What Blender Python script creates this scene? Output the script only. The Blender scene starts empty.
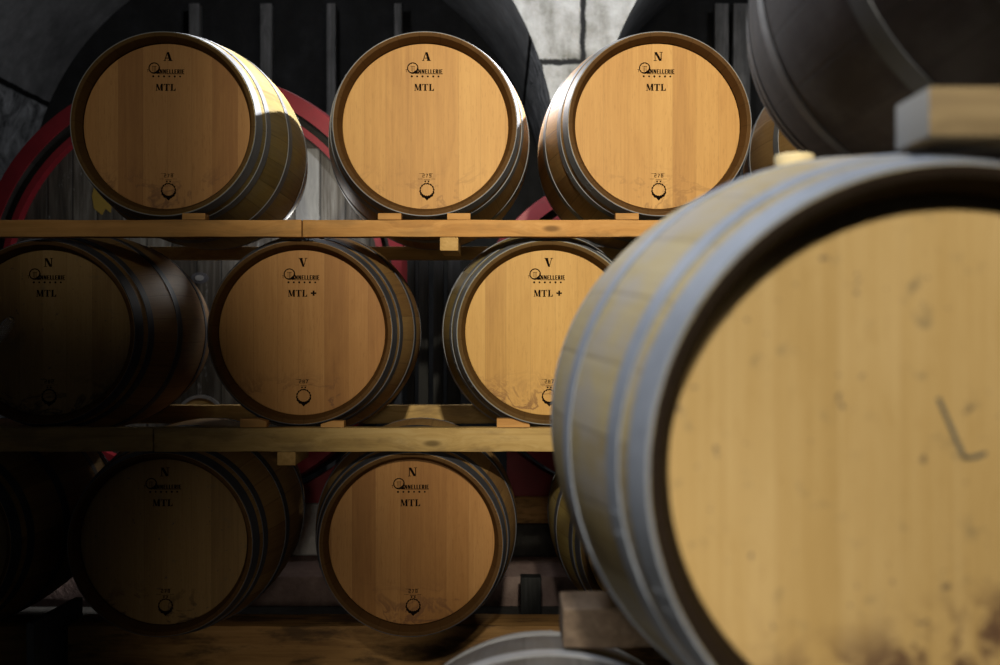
import bpy, bmesh, math, random
from mathutils import Vector, Matrix

random.seed(7)
S = bpy.context.scene
COL = S.collection
PI = math.pi
H = 1.2            # camera height above the floor
F = 1043.0         # focal length in pixels of the 1000 px wide frame


def P(px, py, Y):
    """world point on the plane at distance Y"""
    return Vector(((px - 500.0) * Y / F, Y, H - (py - 332.5) * Y / F))


# ------------------------------------------------------------------ objects
def link_mesh(name, bm, mat=None, parent=None, smooth=True, loc=None):
    bmesh.ops.recalc_face_normals(bm, faces=bm.faces)
    me = bpy.data.meshes.new(name)
    bm.to_mesh(me)
    bm.free()
    if smooth:
        for p in me.polygons:
            p.use_smooth = True
        try:
            me.set_sharp_from_angle(angle=math.radians(38))
        except Exception:
            pass
    if mat:
        me.materials.append(mat)
    o = bpy.data.objects.new(name, me)
    COL.objects.link(o)
    if parent:
        o.parent = parent
    if loc is not None:
        o.location = loc
    return o


def share(name, me, parent=None, loc=(0, 0, 0), rot=(0, 0, 0)):
    o = bpy.data.objects.new(name, me)
    COL.objects.link(o)
    o.parent = parent
    o.location = loc
    o.rotation_euler = rot
    return o


def empty(name, loc):
    o = bpy.data.objects.new(name, None)
    o.empty_display_size = .1
    COL.objects.link(o)
    o.location = loc
    return o


def tag(o, label=None, cat=None, group=None, kind=None):
    if label:
        o['label'] = label
    if cat:
        o['category'] = cat
    if group:
        o['group'] = group
    if kind:
        o['kind'] = kind
    return o


# ------------------------------------------------------------------ node helpers
class NT:
    def __init__(self, name):
        m = bpy.data.materials.new(name)
        m.use_nodes = True
        self.m = m
        self.t = m.node_tree
        self.t.nodes.clear()
        self.out = self.t.nodes.new('ShaderNodeOutputMaterial')
        self.b = self.t.nodes.new('ShaderNodeBsdfPrincipled')
        self.t.links.new(self.b.outputs[0], self.out.inputs[0])

    def n(self, typ, **kw):
        nd = self.t.nodes.new(typ)
        for k, v in kw.items():
            setattr(nd, k, v)
        return nd

    def l(self, a, b):
        self.t.links.new(a, b)

    def setin(self, sock, v):
        if isinstance(v, bpy.types.NodeSocket):
            self.l(v, sock)
        else:
            sock.default_value = v

    def math(self, op, a, b=None, c=None, clamp=False):
        nd = self.n('ShaderNodeMath', operation=op)
        nd.use_clamp = clamp
        self.setin(nd.inputs[0], a)
        if b is not None:
            self.setin(nd.inputs[1], b)
        if c is not None:
            self.setin(nd.inputs[2], c)
        return nd.outputs[0]

    def mix(self, fac, a, b, mode='MIX'):
        nd = self.n('ShaderNodeMix', data_type='RGBA', blend_type=mode)
        self.setin(nd.inputs[0], fac)
        for s, v in ((6, a), (7, b)):
            if isinstance(v, bpy.types.NodeSocket):
                self.l(v, nd.inputs[s])
            else:
                nd.inputs[s].default_value = (*v, 1) if len(v) == 3 else v
        return nd.outputs[2]

    def ramp(self, fac, stops):
        nd = self.n('ShaderNodeValToRGB')
        cr = nd.color_ramp
        while len(cr.elements) < len(stops):
            cr.elements.new(.5)
        for e, (p, c) in zip(cr.elements, stops):
            e.position = p
            e.color = (*c, 1) if len(c) == 3 else c
        self.setin(nd.inputs[0], fac)
        return nd.outputs[0]

    def noise(self, vec, scale, detail=4, rough=.55, dist=0.0):
        nd = self.n('ShaderNodeTexNoise')
        nd.inputs['Scale'].default_value = scale
        nd.inputs['Detail'].default_value = detail
        nd.inputs['Roughness'].default_value = rough
        nd.inputs['Distortion'].default_value = dist
        if vec is not None:
            self.l(vec, nd.inputs['Vector'])
        return nd.outputs[0]

    def step(self, v, a, b):
        """smooth 0..1 between a and b"""
        nd = self.n('ShaderNodeMapRange', interpolation_type='SMOOTHSTEP')
        self.setin(nd.inputs[0], v)
        nd.inputs[1].default_value = a
        nd.inputs[2].default_value = b
        return nd.outputs[0]

    def vec(self, x, y, z):
        nd = self.n('ShaderNodeCombineXYZ')
        for s, v in zip(nd.inputs, (x, y, z)):
            self.setin(s, v)
        return nd.outputs[0]

    def obj(self):
        return self.n('ShaderNodeTexCoord').outputs['Object']

    def sep(self, v):
        nd = self.n('ShaderNodeSeparateXYZ')
        self.l(v, nd.inputs[0])
        return nd.outputs

    def rand(self):
        return self.n('ShaderNodeObjectInfo').outputs['Random']

    def white(self, w):
        nd = self.n('ShaderNodeTexWhiteNoise', noise_dimensions='1D')
        self.setin(nd.inputs['W'], w)
        return nd.outputs['Value']

    def bump(self, h, strength=.3, dist=.002):
        nd = self.n('ShaderNodeBump')
        nd.inputs['Strength'].default_value = strength
        nd.inputs['Distance'].default_value = dist
        self.l(h, nd.inputs['Height'])
        self.l(nd.outputs[0], self.b.inputs['Normal'])

    def base(self, c, rough=.6, metal=0.0, spec=.35):
        self.setin(self.b.inputs['Base Color'], c)
        self.setin(self.b.inputs['Roughness'], rough)
        self.b.inputs['Metallic'].default_value = metal
        self.b.inputs['Specular IOR Level'].default_value = spec
        return self.m


def plain(name, c, rough=.6, metal=0, spec=.35):
    t = NT(name)
    return t.base((*c, 1), rough, metal, spec)


# ------------------------------------------------------------------ materials
def head_oak(name, dark, mid, light, stain=(.10, .035, .015), stain_amt=.5, mottle=.0, width=.072, wine=None, seam_amt=.22, board_var=.34):
    """upright oak head boards with fine grain; local x across the boards, local z up"""
    t = NT(name)
    o = t.obj()
    r = t.rand()
    x, y, z = t.sep(o)
    wob = t.math('MULTIPLY', t.math('SUBTRACT', t.noise(t.vec(t.math('MULTIPLY', x, 3.0), r, 0), 3, 1), .5), .05)
    u = t.math('ADD', t.math('DIVIDE', t.math('ADD', x, wob), width), t.math('MULTIPLY', r, 37.3))
    idx = t.math('FLOOR', u)
    fr = t.math('FRACT', u)
    wn = t.white(t.math('ADD', idx, t.math('MULTIPLY', r, 91.0)))
    off = t.math('MULTIPLY', wn, 40.0)
    g1 = t.noise(t.vec(t.math('MULTIPLY', x, 90.0), off, t.math('MULTIPLY', z, 2.2)), 1.6, 5, .6, .6)
    g2 = t.noise(t.vec(t.math('ADD', t.math('MULTIPLY', x, 10.0), off), r, t.math('MULTIPLY', z, 2.0)), 1.5, 4, .55, 1.6)
    fl = t.noise(t.vec(t.math('MULTIPLY', x, 260.0), off, t.math('MULTIPLY', z, 36.0)), 1.0, 2, .5)
    v = t.math('ADD', t.math('MULTIPLY', t.math('ADD', t.math('MULTIPLY', t.math('SUBTRACT', wn, .5), board_var / .42), .5), .42), t.math('ADD', t.math('MULTIPLY', g1, .38), t.math('MULTIPLY', g2, .30)))
    c = t.ramp(v, [(.26, dark), (.52, mid), (.80, light)])
    c = t.mix(t.math('MULTIPLY', t.step(fl, .56, .72), .30), c, dark)
    # seams between boards
    ed = t.math('MINIMUM', fr, t.math('SUBTRACT', 1.0, fr))
    seam = t.math('SUBTRACT', 1.0, t.step(ed, .0, .020))
    c = t.mix(t.math('MULTIPLY', seam, seam_amt), c, tuple(q * .35 for q in dark))
    # stains that ran along the lower edge
    low = t.math('SUBTRACT', 1.0, t.step(z, -.245, -.09))
    sn = t.noise(t.vec(t.math('MULTIPLY', x, 7.0), t.math('MULTIPLY', r, 20.0), t.math('MULTIPLY', z, 9.0)), 1.3, 5, .6, .7)
    ring = t.math('SUBTRACT', 1.0, t.step(t.math('ABSOLUTE', t.math('SUBTRACT', sn, .56)), .0, .05))
    blot = t.math('MULTIPLY', t.math('MAXIMUM', ring, t.step(sn, .60, .72)), low)
    c = t.mix(t.math('MULTIPLY', blot, stain_amt), c, stain)
    if mottle:
        mn = t.noise(o, 24, 5, .7)
        c = t.mix(t.math('MULTIPLY', t.step(mn, .56, .74), mottle), c, (.13, .11, .07))
        mp = t.noise(o, 60, 2, .5)
        c = t.mix(t.math('MULTIPLY', t.step(mp, .70, .76), mottle * 1.2), c, (.06, .05, .05))
    if wine:
        low2 = t.math('SUBTRACT', 1.0, t.step(t.math('SUBTRACT', z, t.math('MULTIPLY', x, .35)), -.175, -.105))
        wn2 = t.noise(o, 20, 5, .65, .4)
        c = t.mix(t.math('MULTIPLY', t.math('MULTIPLY', t.step(wn2, .44, .58), low2), .85), c, wine)
    t.bump(g1, .15, .001)
    return t.base(c, .55, 0, .3)


def stave_oak(name, dark, mid, light, nst=26, grey=None, grey_amt=0.0, rough=.62, chime=None):
    """bent staves around the local y axis"""
    t = NT(name)
    o = t.obj()
    r = t.rand()
    x, y, z = t.sep(o)
    ang = t.math('ARCTAN2', x, z)
    u = t.math('ADD', t.math('MULTIPLY', ang, nst / (2 * PI)), nst * 2.0)
    idx = t.math('FLOOR', u)
    fr = t.math('FRACT', u)
    wn = t.white(t.math('ADD', idx, t.math('MULTIPLY', r, 77.0)))
    off = t.math('MULTIPLY', wn, 60.0)
    g1 = t.noise(t.vec(t.math('MULTIPLY', u, 5.0), t.math('MULTIPLY', y, 2.2), off), 2.0, 5, .6, .5)
    g2 = t.noise(t.vec(t.math('MULTIPLY', x, 6.0), t.math('MULTIPLY', y, 4.0), t.math('MULTIPLY', z, 6.0)), 1.5, 5, .6)
    v = t.math('ADD', t.math('MULTIPLY', wn, .30), t.math('ADD', t.math('MULTIPLY', g1, .48), t.math('MULTIPLY', g2, .30)))
    c = t.ramp(v, [(.28, dark), (.54, mid), (.82, light)])
    if grey:
        gn = t.noise(t.vec(t.math('MULTIPLY', x, 9.0), t.math('MULTIPLY', y, 5.0), t.math('MULTIPLY', z, 9.0)), 1.2, 5, .6)
        c = t.mix(t.math('MULTIPLY', t.step(gn, .40, .66), grey_amt), c, grey)
    ed = t.math('MINIMUM', fr, t.math('SUBTRACT', 1.0, fr))
    seam = t.math('SUBTRACT', 1.0, t.step(ed, .0, .035))
    c = t.mix(t.math('MULTIPLY', seam, .40), c, tuple(q * .3 for q in dark))
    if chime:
        # end grain and croze: browned wood, darkened further to paint in the rim's shade
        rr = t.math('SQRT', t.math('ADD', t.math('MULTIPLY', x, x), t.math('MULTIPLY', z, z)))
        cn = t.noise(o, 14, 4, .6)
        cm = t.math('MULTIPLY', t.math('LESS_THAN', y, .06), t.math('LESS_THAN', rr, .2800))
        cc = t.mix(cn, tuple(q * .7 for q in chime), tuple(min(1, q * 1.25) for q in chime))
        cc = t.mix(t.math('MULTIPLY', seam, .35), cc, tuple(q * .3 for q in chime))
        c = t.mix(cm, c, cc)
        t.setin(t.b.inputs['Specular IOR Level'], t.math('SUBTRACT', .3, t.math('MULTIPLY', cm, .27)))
        t.bump(t.math('SUBTRACT', g1, seam), .25, .0015)
        t.setin(t.b.inputs['Base Color'], c)
        t.b.inputs['Roughness'].default_value = rough
        return t.m
    t.bump(t.math('SUBTRACT', g1, seam), .25, .0015)
    return t.base(c, rough, 0, .3)


def steel(name, c1, c2, rough=.38, metal=.75):
    t = NT(name)
    o = t.obj()
    n1 = t.noise(o, 9, 5, .6)
    n2 = t.noise(o, 70, 3, .6)
    c = t.ramp(t.math('ADD', t.math('MULTIPLY', n1, .7), t.math('MULTIPLY', n2, .3)), [(.32, c1), (.68, c2)])
    rr = t.math('ADD', t.math('MULTIPLY', n2, .25), rough - .1)
    return t.base(c, rr, metal, .5)


def timber(name, dark, mid, light, axis='x', scale=1.0, dirt=None, dirt_amt=0.0):
    t = NT(name)
    o = t.obj()
    r = t.rand()
    x, y, z = t.sep(o)
    a = {'x': (x, y, z), 'y': (y, x, z), 'z': (z, x, y)}[axis]
    ro = t.math('MULTIPLY', r, 50.0)
    along = t.math('ADD', t.math('MULTIPLY', a[0], 1.4), ro)
    # knots warp the grain
    kn = t.n('ShaderNodeTexVoronoi', feature='F1')
    kn.inputs['Scale'].default_value = 1.0
    t.l(t.vec(t.math('MULTIPLY', along, 2.4), t.math('MULTIPLY', a[1], 3.0), t.math('MULTIPLY', a[2], 9.0)), kn.inputs['Vector'])
    kd = kn.outputs['Distance']
    warp = t.math('MULTIPLY', t.math('SUBTRACT', 1.0, t.step(kd, .05, .5)), 1.2)
    g1 = t.noise(t.vec(along, t.math('ADD', t.math('MULTIPLY', a[1], 42.0), warp), t.math('ADD', t.math('MULTIPLY', a[2], 42.0), warp)), 1.4 * scale, 5, .6, .5)
    g2 = t.noise(t.vec(t.math('MULTIPLY', along, 1.5), t.math('MULTIPLY', a[1], 8.0), t.math('MULTIPLY', a[2], 8.0)), 1.6, 4, .6)
    c = t.ramp(t.math('ADD', t.math('MULTIPLY', g1, .6), t.math('MULTIPLY', g2, .4)), [(.30, dark), (.50, mid), (.70, light)])
    knot = t.math('SUBTRACT', 1.0, t.step(kd, .05, .13))
    c = t.mix(t.math('MULTIPLY', knot, .8), c, tuple(q * .4 for q in dark))
    if dirt:
        dn = t.noise(t.vec(t.math('MULTIPLY', along, 2.0), t.math('MULTIPLY', a[1], 9.0), t.math('MULTIPLY', a[2], 9.0)), 1.5, 6, .65)
        c = t.mix(t.math('MULTIPLY', t.step(dn, .46, .64), dirt_amt), c, dirt)
    t.bump(g1, .3, .0015)
    return t.base(c, .7, 0, .25)


M = {}
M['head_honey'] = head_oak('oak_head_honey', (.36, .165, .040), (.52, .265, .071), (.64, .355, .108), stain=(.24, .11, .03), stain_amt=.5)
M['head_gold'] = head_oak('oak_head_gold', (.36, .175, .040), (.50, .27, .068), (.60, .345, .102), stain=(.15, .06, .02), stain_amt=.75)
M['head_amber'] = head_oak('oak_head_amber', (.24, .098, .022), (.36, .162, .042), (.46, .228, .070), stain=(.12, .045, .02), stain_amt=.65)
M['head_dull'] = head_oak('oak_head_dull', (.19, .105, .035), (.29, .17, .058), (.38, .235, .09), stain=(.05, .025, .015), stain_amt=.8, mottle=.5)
M['head_pale'] = head_oak('oak_head_pale_weathered', (.38, .235, .075), (.47, .31, .12), (.57, .40, .185), stain=(.10, .045, .03), stain_amt=.25, mottle=.55, width=.055, seam_amt=.10, board_var=.20, wine=(.055, .018, .018))
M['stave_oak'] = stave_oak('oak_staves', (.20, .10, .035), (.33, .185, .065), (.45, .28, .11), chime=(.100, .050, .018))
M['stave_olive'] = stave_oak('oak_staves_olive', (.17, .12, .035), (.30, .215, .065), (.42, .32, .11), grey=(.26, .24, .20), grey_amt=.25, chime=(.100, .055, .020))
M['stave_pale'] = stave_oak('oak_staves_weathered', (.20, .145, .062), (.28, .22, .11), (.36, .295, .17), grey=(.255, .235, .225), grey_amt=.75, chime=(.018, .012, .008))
M['stave_wine'] = stave_oak('wine_darkened_staves', (.010, .006, .007), (.020, .013, .014), (.042, .029, .028), grey=(.055, .048, .050), grey_amt=.6, rough=.8)
M['stave_grey'] = stave_oak('grey_staves', (.05, .045, .038), (.10, .09, .08), (.16, .15, .135), grey=(.13, .13, .135), grey_amt=.5)
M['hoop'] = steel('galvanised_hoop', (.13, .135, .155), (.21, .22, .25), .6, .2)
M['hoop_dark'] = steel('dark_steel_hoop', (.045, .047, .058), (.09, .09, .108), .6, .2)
M['hoop_blue'] = steel('bright_galvanised_hoop', (.16, .18, .225), (.25, .275, .335), .55, .2)
M['hoop_light'] = steel('pale_galvanised_hoop', (.26, .265, .28), (.42, .425, .44), .5, .2)
M['hoop_wine'] = steel('dull_blackened_hoop', (.030, .032, .038), (.062, .064, .076), .65, .1)
M['ink'] = plain('burnt_black_ink', (.010, .006, .004), 1, 0, 0)
M['scratch'] = plain('grey_scratch', (.10, .095, .075), .8)
M['bung'] = plain('pale_wood_bung', (.46, .38, .23), .7)
M['rail'] = timber('orange_pine_rail', (.34, .155, .042), (.52, .26, .078), (.63, .34, .12), 'x', dirt=(.20, .12, .05), dirt_amt=.35)
M['rail_old'] = timber('yellowed_pine_rail', (.30, .185, .06), (.46, .30, .11), (.56, .39, .17), 'x', dirt=(.13, .08, .04), dirt_amt=.45)
M['rail_grey'] = timber('weathered_rail', (.15, .105, .055), (.23, .165, .085), (.31, .235, .13), 'x', dirt=(.12, .09, .06), dirt_amt=.5)
M['sleeper'] = timber('stained_sleeper_beam', (.26, .13, .045), (.44, .235, .08), (.56, .32, .12), 'x', dirt=(.045, .028, .018), dirt_amt=.7)
M['chock'] = timber('rough_chock', (.09, .062, .042), (.15, .105, .072), (.22, .165, .12), 'y', dirt=(.05, .035, .025), dirt_amt=.6)
M['block'] = timber('pine_block', (.34, .19, .06), (.48, .29, .10), (.58, .37, .15), 'y')
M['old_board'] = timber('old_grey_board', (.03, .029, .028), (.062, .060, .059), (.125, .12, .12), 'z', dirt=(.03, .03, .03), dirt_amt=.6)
M['dark_board'] = timber('dark_board', (.004, .004, .004), (.008, .008, .0085), (.024, .024, .026), 'z', dirt=(.003, .003, .003), dirt_amt=.6)  # near-black: the shadow of the gap is put into the colour
M['grey_end'] = plain('grey_end_grain', (.20, .195, .19), .85)


def wall_mat(name, blocks, c1, c2, c3, mortar=(.012, .012, .012), off=(0, 0)):
    t = NT(name)
    o = t.obj()
    x, y, z = t.sep(o)
    n1 = t.noise(o, 2.4, 7, .65, .4)
    n2 = t.noise(o, 11, 6, .7)
    n3 = t.noise(t.vec(t.math('MULTIPLY', x, 9.0), y, t.math('MULTIPLY', z, 1.4)), 1.2, 5, .6)
    v = t.math('ADD', t.math('MULTIPLY', n1, .45), t.math('ADD', t.math('MULTIPLY', n2, .3), t.math('MULTIPLY', n3, .25)))
    c = t.ramp(v, [(.36, c1), (.50, c2), (.64, c3)])
    h = n2
    if blocks:
        b = t.n('ShaderNodeTexBrick')
        b.inputs['Scale'].default_value = 1.0
        b.inputs['Brick Width'].default_value = .50
        b.inputs['Row Height'].default_value = .62
        b.inputs['Mortar Size'].default_value = .022
        b.inputs['Mortar Smooth'].default_value = .6
        wx = t.math('ADD', t.math('ADD', x, off[0]), t.math('MULTIPLY', t.math('SUBTRACT', n2, .5), .05))
        wz = t.math('ADD', t.math('ADD', z, off[1]), t.math('MULTIPLY', t.math('SUBTRACT', n2, .5), .05))
        t.l(t.vec(wx, wz, 0), b.inputs['Vector'])
        f = b.outputs['Fac']
        c = t.mix(f, c, mortar)
        h = t.math('SUBTRACT', n2, f)
    t.bump(h, .6, .02)
    return t.base(c, .9, 0, .2)


M['stone'] = wall_mat('pale_stone_blocks', True, (.10, .095, .075), (.28, .275, .26), (.42, .42, .41), off=(.023, .344))
M['vault'] = wall_mat('smooth_grey_render', False, (.028, .028, .029), (.045, .045, .046), (.066, .066, .068))
M['rough_stone'] = wall_mat('rough_grey_stone', True, (.05, .05, .055), (.14, .14, .145), (.24, .24, .25))
M['niche_dark'] = wall_mat('dark_niche_back', False, (.004, .004, .004), (.008, .008, .008), (.015, .015, .016))  # near-black back wall of the arches
M['floor'] = wall_mat('dark_concrete_floor', False, (.02, .019, .018), (.036, .034, .032), (.06, .058, .055))
M['plinth'] = wall_mat('pinkish_concrete_plinth', False, (.12, .08, .073), (.20, .14, .128), (.29, .22, .20))
M['stone_block'] = wall_mat('pale_stone_block', False, (.22, .22, .22), (.45, .45, .46), (.68, .68, .69))
M['dark_block'] = wall_mat('dark_stone_block', False, (.02, .02, .02), (.05, .048, .045), (.09, .085, .08))


def vault_mat():
    t = NT('dark_vault_over_stone')  # smooth dark grey above the joint, rough grey stone below
    o = t.obj()
    x, y, z = t.sep(o)
    n1 = t.noise(o, 2.2, 6, .6, .3)
    n2 = t.noise(o, 9, 6, .7)
    smooth = t.ramp(t.math('ADD', t.math('MULTIPLY', n1, .6), t.math('MULTIPLY', n2, .4)), [(.36, (.055, .055, .057)), (.52, (.092, .092, .094)), (.66, (.14, .14, .145))])
    r1 = t.noise(o, 5, 8, .75, 1.2)
    rough = t.ramp(r1, [(.38, (.04, .04, .042)), (.50, (.14, .143, .148)), (.64, (.28, .285, .295))])
    zz = t.math('ADD', z, t.math('MULTIPLY', t.math('SUBTRACT', n2, .5), .02))
    c = t.mix(t.step(zz, H + 1.695, H + 1.705), rough, smooth)
    jl = t.math('SUBTRACT', 1.0, t.step(t.math('ABSOLUTE', t.math('SUBTRACT', zz, H + 1.70)), .010, .022))
    c = t.mix(jl, c, (.004, .004, .004))
    t.bump(t.math('ADD', t.math('MULTIPLY', r1, t.math('LESS_THAN', z, H + 1.7)), t.math('MULTIPLY', jl, -1.0)), .7, .05)
    return t.base(c, .95, 0, .1)


M['vault'] = vault_mat()


def red_paint(name, c):
    t = NT(name)
    o = t.obj()
    n1 = t.noise(o, 7, 5, .6)
    n2 = t.noise(o, 40, 4, .7)
    cc = t.ramp(n1, [(.3, tuple(q * .72 for q in c)), (.7, c)])
    cc = t.mix(t.math('MULTIPLY', t.step(n2, .60, .72), .35), cc, (.05, .02, .02))
    return t.base(cc, .5, 0, .4)


M['red'] = red_paint('crimson_paint', (.20, .010, .018))
M['dark_red'] = red_paint('dark_red_paint', (.25, .012, .022))


def vat_wood(name):
    t = NT(name)
    o = t.obj()
    x, y, z = t.sep(o)
    u = t.math('DIVIDE', x, .115)
    idx = t.math('FLOOR', u)
    fr = t.math('FRACT', u)
    wn = t.white(t.math('ADD', idx, 5.0))
    off = t.math('MULTIPLY', wn, 31.0)
    g1 = t.noise(t.vec(t.math('MULTIPLY', x, 26.0), off, t.math('MULTIPLY', z, 2.0)), 1.5, 6, .65, .5)
    g2 = t.noise(t.vec(t.math('MULTIPLY', x, 12.0), off, t.math('MULTIPLY', z, 5.0)), 1.5, 6, .7)
    c = t.ramp(t.math('ADD', t.math('MULTIPLY', wn, .25), t.math('MULTIPLY', g1, .75)),
               [(.30, (.020, .017, .014)), (.50, (.062, .055, .047)), (.70, (.15, .145, .135))])
    c = t.mix(t.math('MULTIPLY', t.step(g2, .60, .72), .55), c, (.36, .38, .40))
    ed = t.math('MINIMUM', fr, t.math('SUBTRACT', 1.0, fr))
    seam = t.math('SUBTRACT', 1.0, t.step(ed, .0, .06))
    c = t.mix(t.math('MULTIPLY', seam, .8), c, (.01, .01, .01))
    t.bump(t.math('SUBTRACT', g1, seam), .4, .004)
    return t.base(c, .7, 0, .3)


M['vat'] = vat_wood('mouldy_vat_boards')
M['vat_stave'] = stave_oak('vat_staves', (.008, .007, .006), (.016, .014, .013), (.03, .028, .026), nst=48)  # near-black so the shade of the rim groove is painted in
M['pale_board'] = timber('chalky_board', (.12, .12, .115), (.18, .18, .175), (.23, .23, .225), 'z')
M['yellow_patch'] = plain('yellow_bare_wood', (.20, .135, .022), .7)
M['plate'] = steel('plate_steel', (.3, .32, .35), (.55, .57, .6), .35, .6)


def glass_mat():
    t = NT('clear_glass')
    t.b.inputs['Base Color'].default_value = (.95, .97, 1, 1)
    t.b.inputs['Roughness'].default_value = .08
    t.b.inputs['Transmission Weight'].default_value = .97
    t.b.inputs['IOR'].default_value = 1.46
    return t.m


M['glass'] = glass_mat()

# ------------------------------------------------------------------ shapes
def lathe_y(bm, prof, seg=96, close=False):
    """prof: list of (y, r); spins around the y axis"""
    rings = []
    for (y, r) in prof:
        if r < 1e-6:
            rings.append([bm.verts.new((0, y, 0))])
        else:
            rings.append([bm.verts.new((r * math.sin(2 * PI * k / seg), y, r * math.cos(2 * PI * k / seg))) for k in range(seg)])
    pairs = list(zip(rings, rings[1:]))
    if close:
        pairs.append((rings[-1], rings[0]))
    for a, b in pairs:
        if len(a) == 1 and len(b) == 1:
            continue
        for k in range(seg):
            k2 = (k + 1) % seg
            if len(a) == 1:
                bm.faces.new((a[0], b[k], b[k2]))
            elif len(b) == 1:
                bm.faces.new((a[k], b[0], a[k2]))
            else:
                bm.faces.new((a[k], b[k], b[k2], a[k2]))
    return bm


def box(x0, x1, y0, y1, z0, z1, bev=.004, seg=2, jit=0.0, cuts=0, axis=0):
    bm = bmesh.new()
    bmesh.ops.create_cube(bm, size=1)
    for v in bm.verts:
        v.co = Vector((x0 + (v.co.x + .5) * (x1 - x0), y0 + (v.co.y + .5) * (y1 - y0), z0 + (v.co.z + .5) * (z1 - z0)))
    if bev:
        bmesh.ops.bevel(bm, geom=list(bm.edges), offset=bev, segments=seg, profile=.6, affect='EDGES')
    if cuts:
        lo, hi = (x0, x1) if axis == 0 else (y0, y1)
        for i in range(1, cuts):
            c = lo + (hi - lo) * i / cuts
            co = Vector((c, 0, 0)) if axis == 0 else Vector((0, c, 0))
            no = Vector((1, 0, 0)) if axis == 0 else Vector((0, 1, 0))
            bmesh.ops.bisect_plane(bm, geom=bm.verts[:] + bm.edges[:] + bm.faces[:], plane_co=co, plane_no=no)
        if jit:
            for v in bm.verts:
                a = v.co.x if axis == 0 else v.co.y
                v.co.z -= jit * (.5 + .5 * math.sin(a * 9.1 + z0 * 13) * math.sin(a * 23.7 + z1 * 7)) * (1 if v.co.z > (z0 + z1) / 2 else -1)
                if axis == 0 and v.co.y < (y0 + y1) / 2:
                    v.co.y += jit * (.5 + .5 * math.sin(a * 14.3 + z1 * 5) * math.sin(a * 31))
    return bm


def extrude_polys(polys, depth, y0, plane='xz'):
    """2D polygons (x,z) made into thin prisms between y0-depth and y0"""
    bm = bmesh.new()
    for poly in polys:
        n = len(poly)
        a = [bm.verts.new((x, y0 - depth, z)) for x, z in poly]
        b = [bm.verts.new((x, y0, z)) for x, z in poly]
        bm.faces.new(a)
        bm.faces.new(b[::-1])
        for i in range(n):
            j = (i + 1) % n
            bm.faces.new((a[i], b[i], b[j], a[j]))
    return bm


# ------------------------------------------------------------------ stencil lettering
def R_(x0, z0, x1, z1):
    return [(x0, z0), (x1, z0), (x1, z1), (x0, z1)]


GL = {
    'A': (.95, [[(.06, 0), (.15, 0), (.43, .84), (.39, 1.0)], [(.36, 1.0), (.62, 1.0), (.95, 0), (.62, 0)],
                R_(.22, .27, .60, .35), R_(-.02, -.01, .26, .05), R_(.52, -.01, 1.02, .05)]),
    'N': (1.0, [R_(.10, 0, .19, .90), [(.05, 1.0), (.36, 1.0), (.92, .0), (.62, .0)], R_(.80, .12, .90, 1.0),
                R_(-.02, -.01, .32, .05), R_(.66, .95, 1.04, 1.01)]),
    'V': (.95, [[(.04, 1.0), (.38, 1.0), (.64, .0), (.42, .0)], [(.78, 1.0), (.87, 1.0), (.60, .06), (.56, .16)],
                R_(-.04, .95, .46, 1.01), R_(.66, .95, .99, 1.01)]),
    'M': (1.15, [R_(.08, 0, .17, .86), [(.03, 1.0), (.34, 1.0), (.62, .18), (.46, 0)], [(.56, .12), (.62, .0), (.86, .86), (.80, .96)],
                 R_(.80, 0, 1.10, 1.0), R_(-.03, -.01, .28, .05), R_(.74, -.01, 1.16, .05), R_(.78, .95, 1.16, 1.01)]),
    'T': (.95, [R_(.34, .0, .62, 1.0), R_(.0, .90, .30, 1.0), R_(.66, .90, .96, 1.0), [(.0, .90), (.12, .90), (.0, .62)],
                [(.96, .90), (.84, .90), (.96, .62)], R_(.22, -.01, .74, .06)]),
    'L': (.90, [R_(.12, .0, .40, 1.0), R_(.0, .95, .50, 1.01), R_(.0, -.01, .36, .05), R_(.44, -.01, .84, .09), [(.84, .09), (.62, .09), (.84, .40)]]),
    '+': (.90, [R_(.33, .12, .57, .44), R_(.33, .48, .57, .82), R_(.08, .36, .31, .58), R_(.59, .36, .82, .58),
                R_(.26, .40, .64, .54)]),
    'E': (.75, [R_(.06, 0, .26, 1), R_(.06, .88, .66, 1), R_(.06, 0, .68, .12), R_(.06, .44, .55, .56)]),
    'R': (.82, [R_(.06, 0, .26, 1), R_(.06, .88, .56, 1), R_(.06, .42, .56, .54), R_(.50, .46, .70, .96), [(.34, .46), (.54, .46), (.80, 0), (.58, 0)]]),
    'I': (.36, [R_(.08, 0, .28, 1)]),
    'n': (.92, [R_(.06, 0, .20, 1), [(.06, 1), (.28, 1), (.82, 0), (.60, 0)], R_(.68, 0, .82, 1)]),
    'l': (.68, [R_(.06, 0, .26, 1), R_(.06, 0, .62, .12)]),
    '2': (.80, [R_(.08, .86, .70, 1), R_(.54, .50, .70, 1), R_(.08, .43, .70, .57), R_(.08, 0, .24, .5), R_(.08, 0, .72, .14)]),
    '7': (.80, [R_(.06, .86, .70, 1), [(.50, .90), (.70, .90), (.36, 0), (.16, 0)]]),
    '8': (.80, [R_(.08, .86, .70, 1), R_(.54, 0, .70, 1), R_(.08, 0, .24, 1), R_(.08, .43, .70, .57), R_(.08, 0, .70, .14)]),
    '9': (.80, [R_(.08, .86, .70, 1), R_(.54, 0, .70, 1), R_(.08, .43, .24, 1), R_(.08, .43, .70, .57), R_(.08, 0, .70, .14)]),
}


def word(txt, x0, z0, h, width=None, gap=.10, cx=None):
    adv = [GL[c][0] for c in txt]
    tot = sum(adv) + gap * (len(txt) - 1)
    sx = h if width is None else width / tot
    if cx is not None:
        x0 = cx - sx * tot / 2
    out = []
    x = x0
    for c, a in zip(txt, adv):
        for poly in GL[c][1]:
            out.append([(x + px * sx, z0 + pz * h) for px, pz in poly])
        x += (a + gap) * sx
    return out


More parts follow.
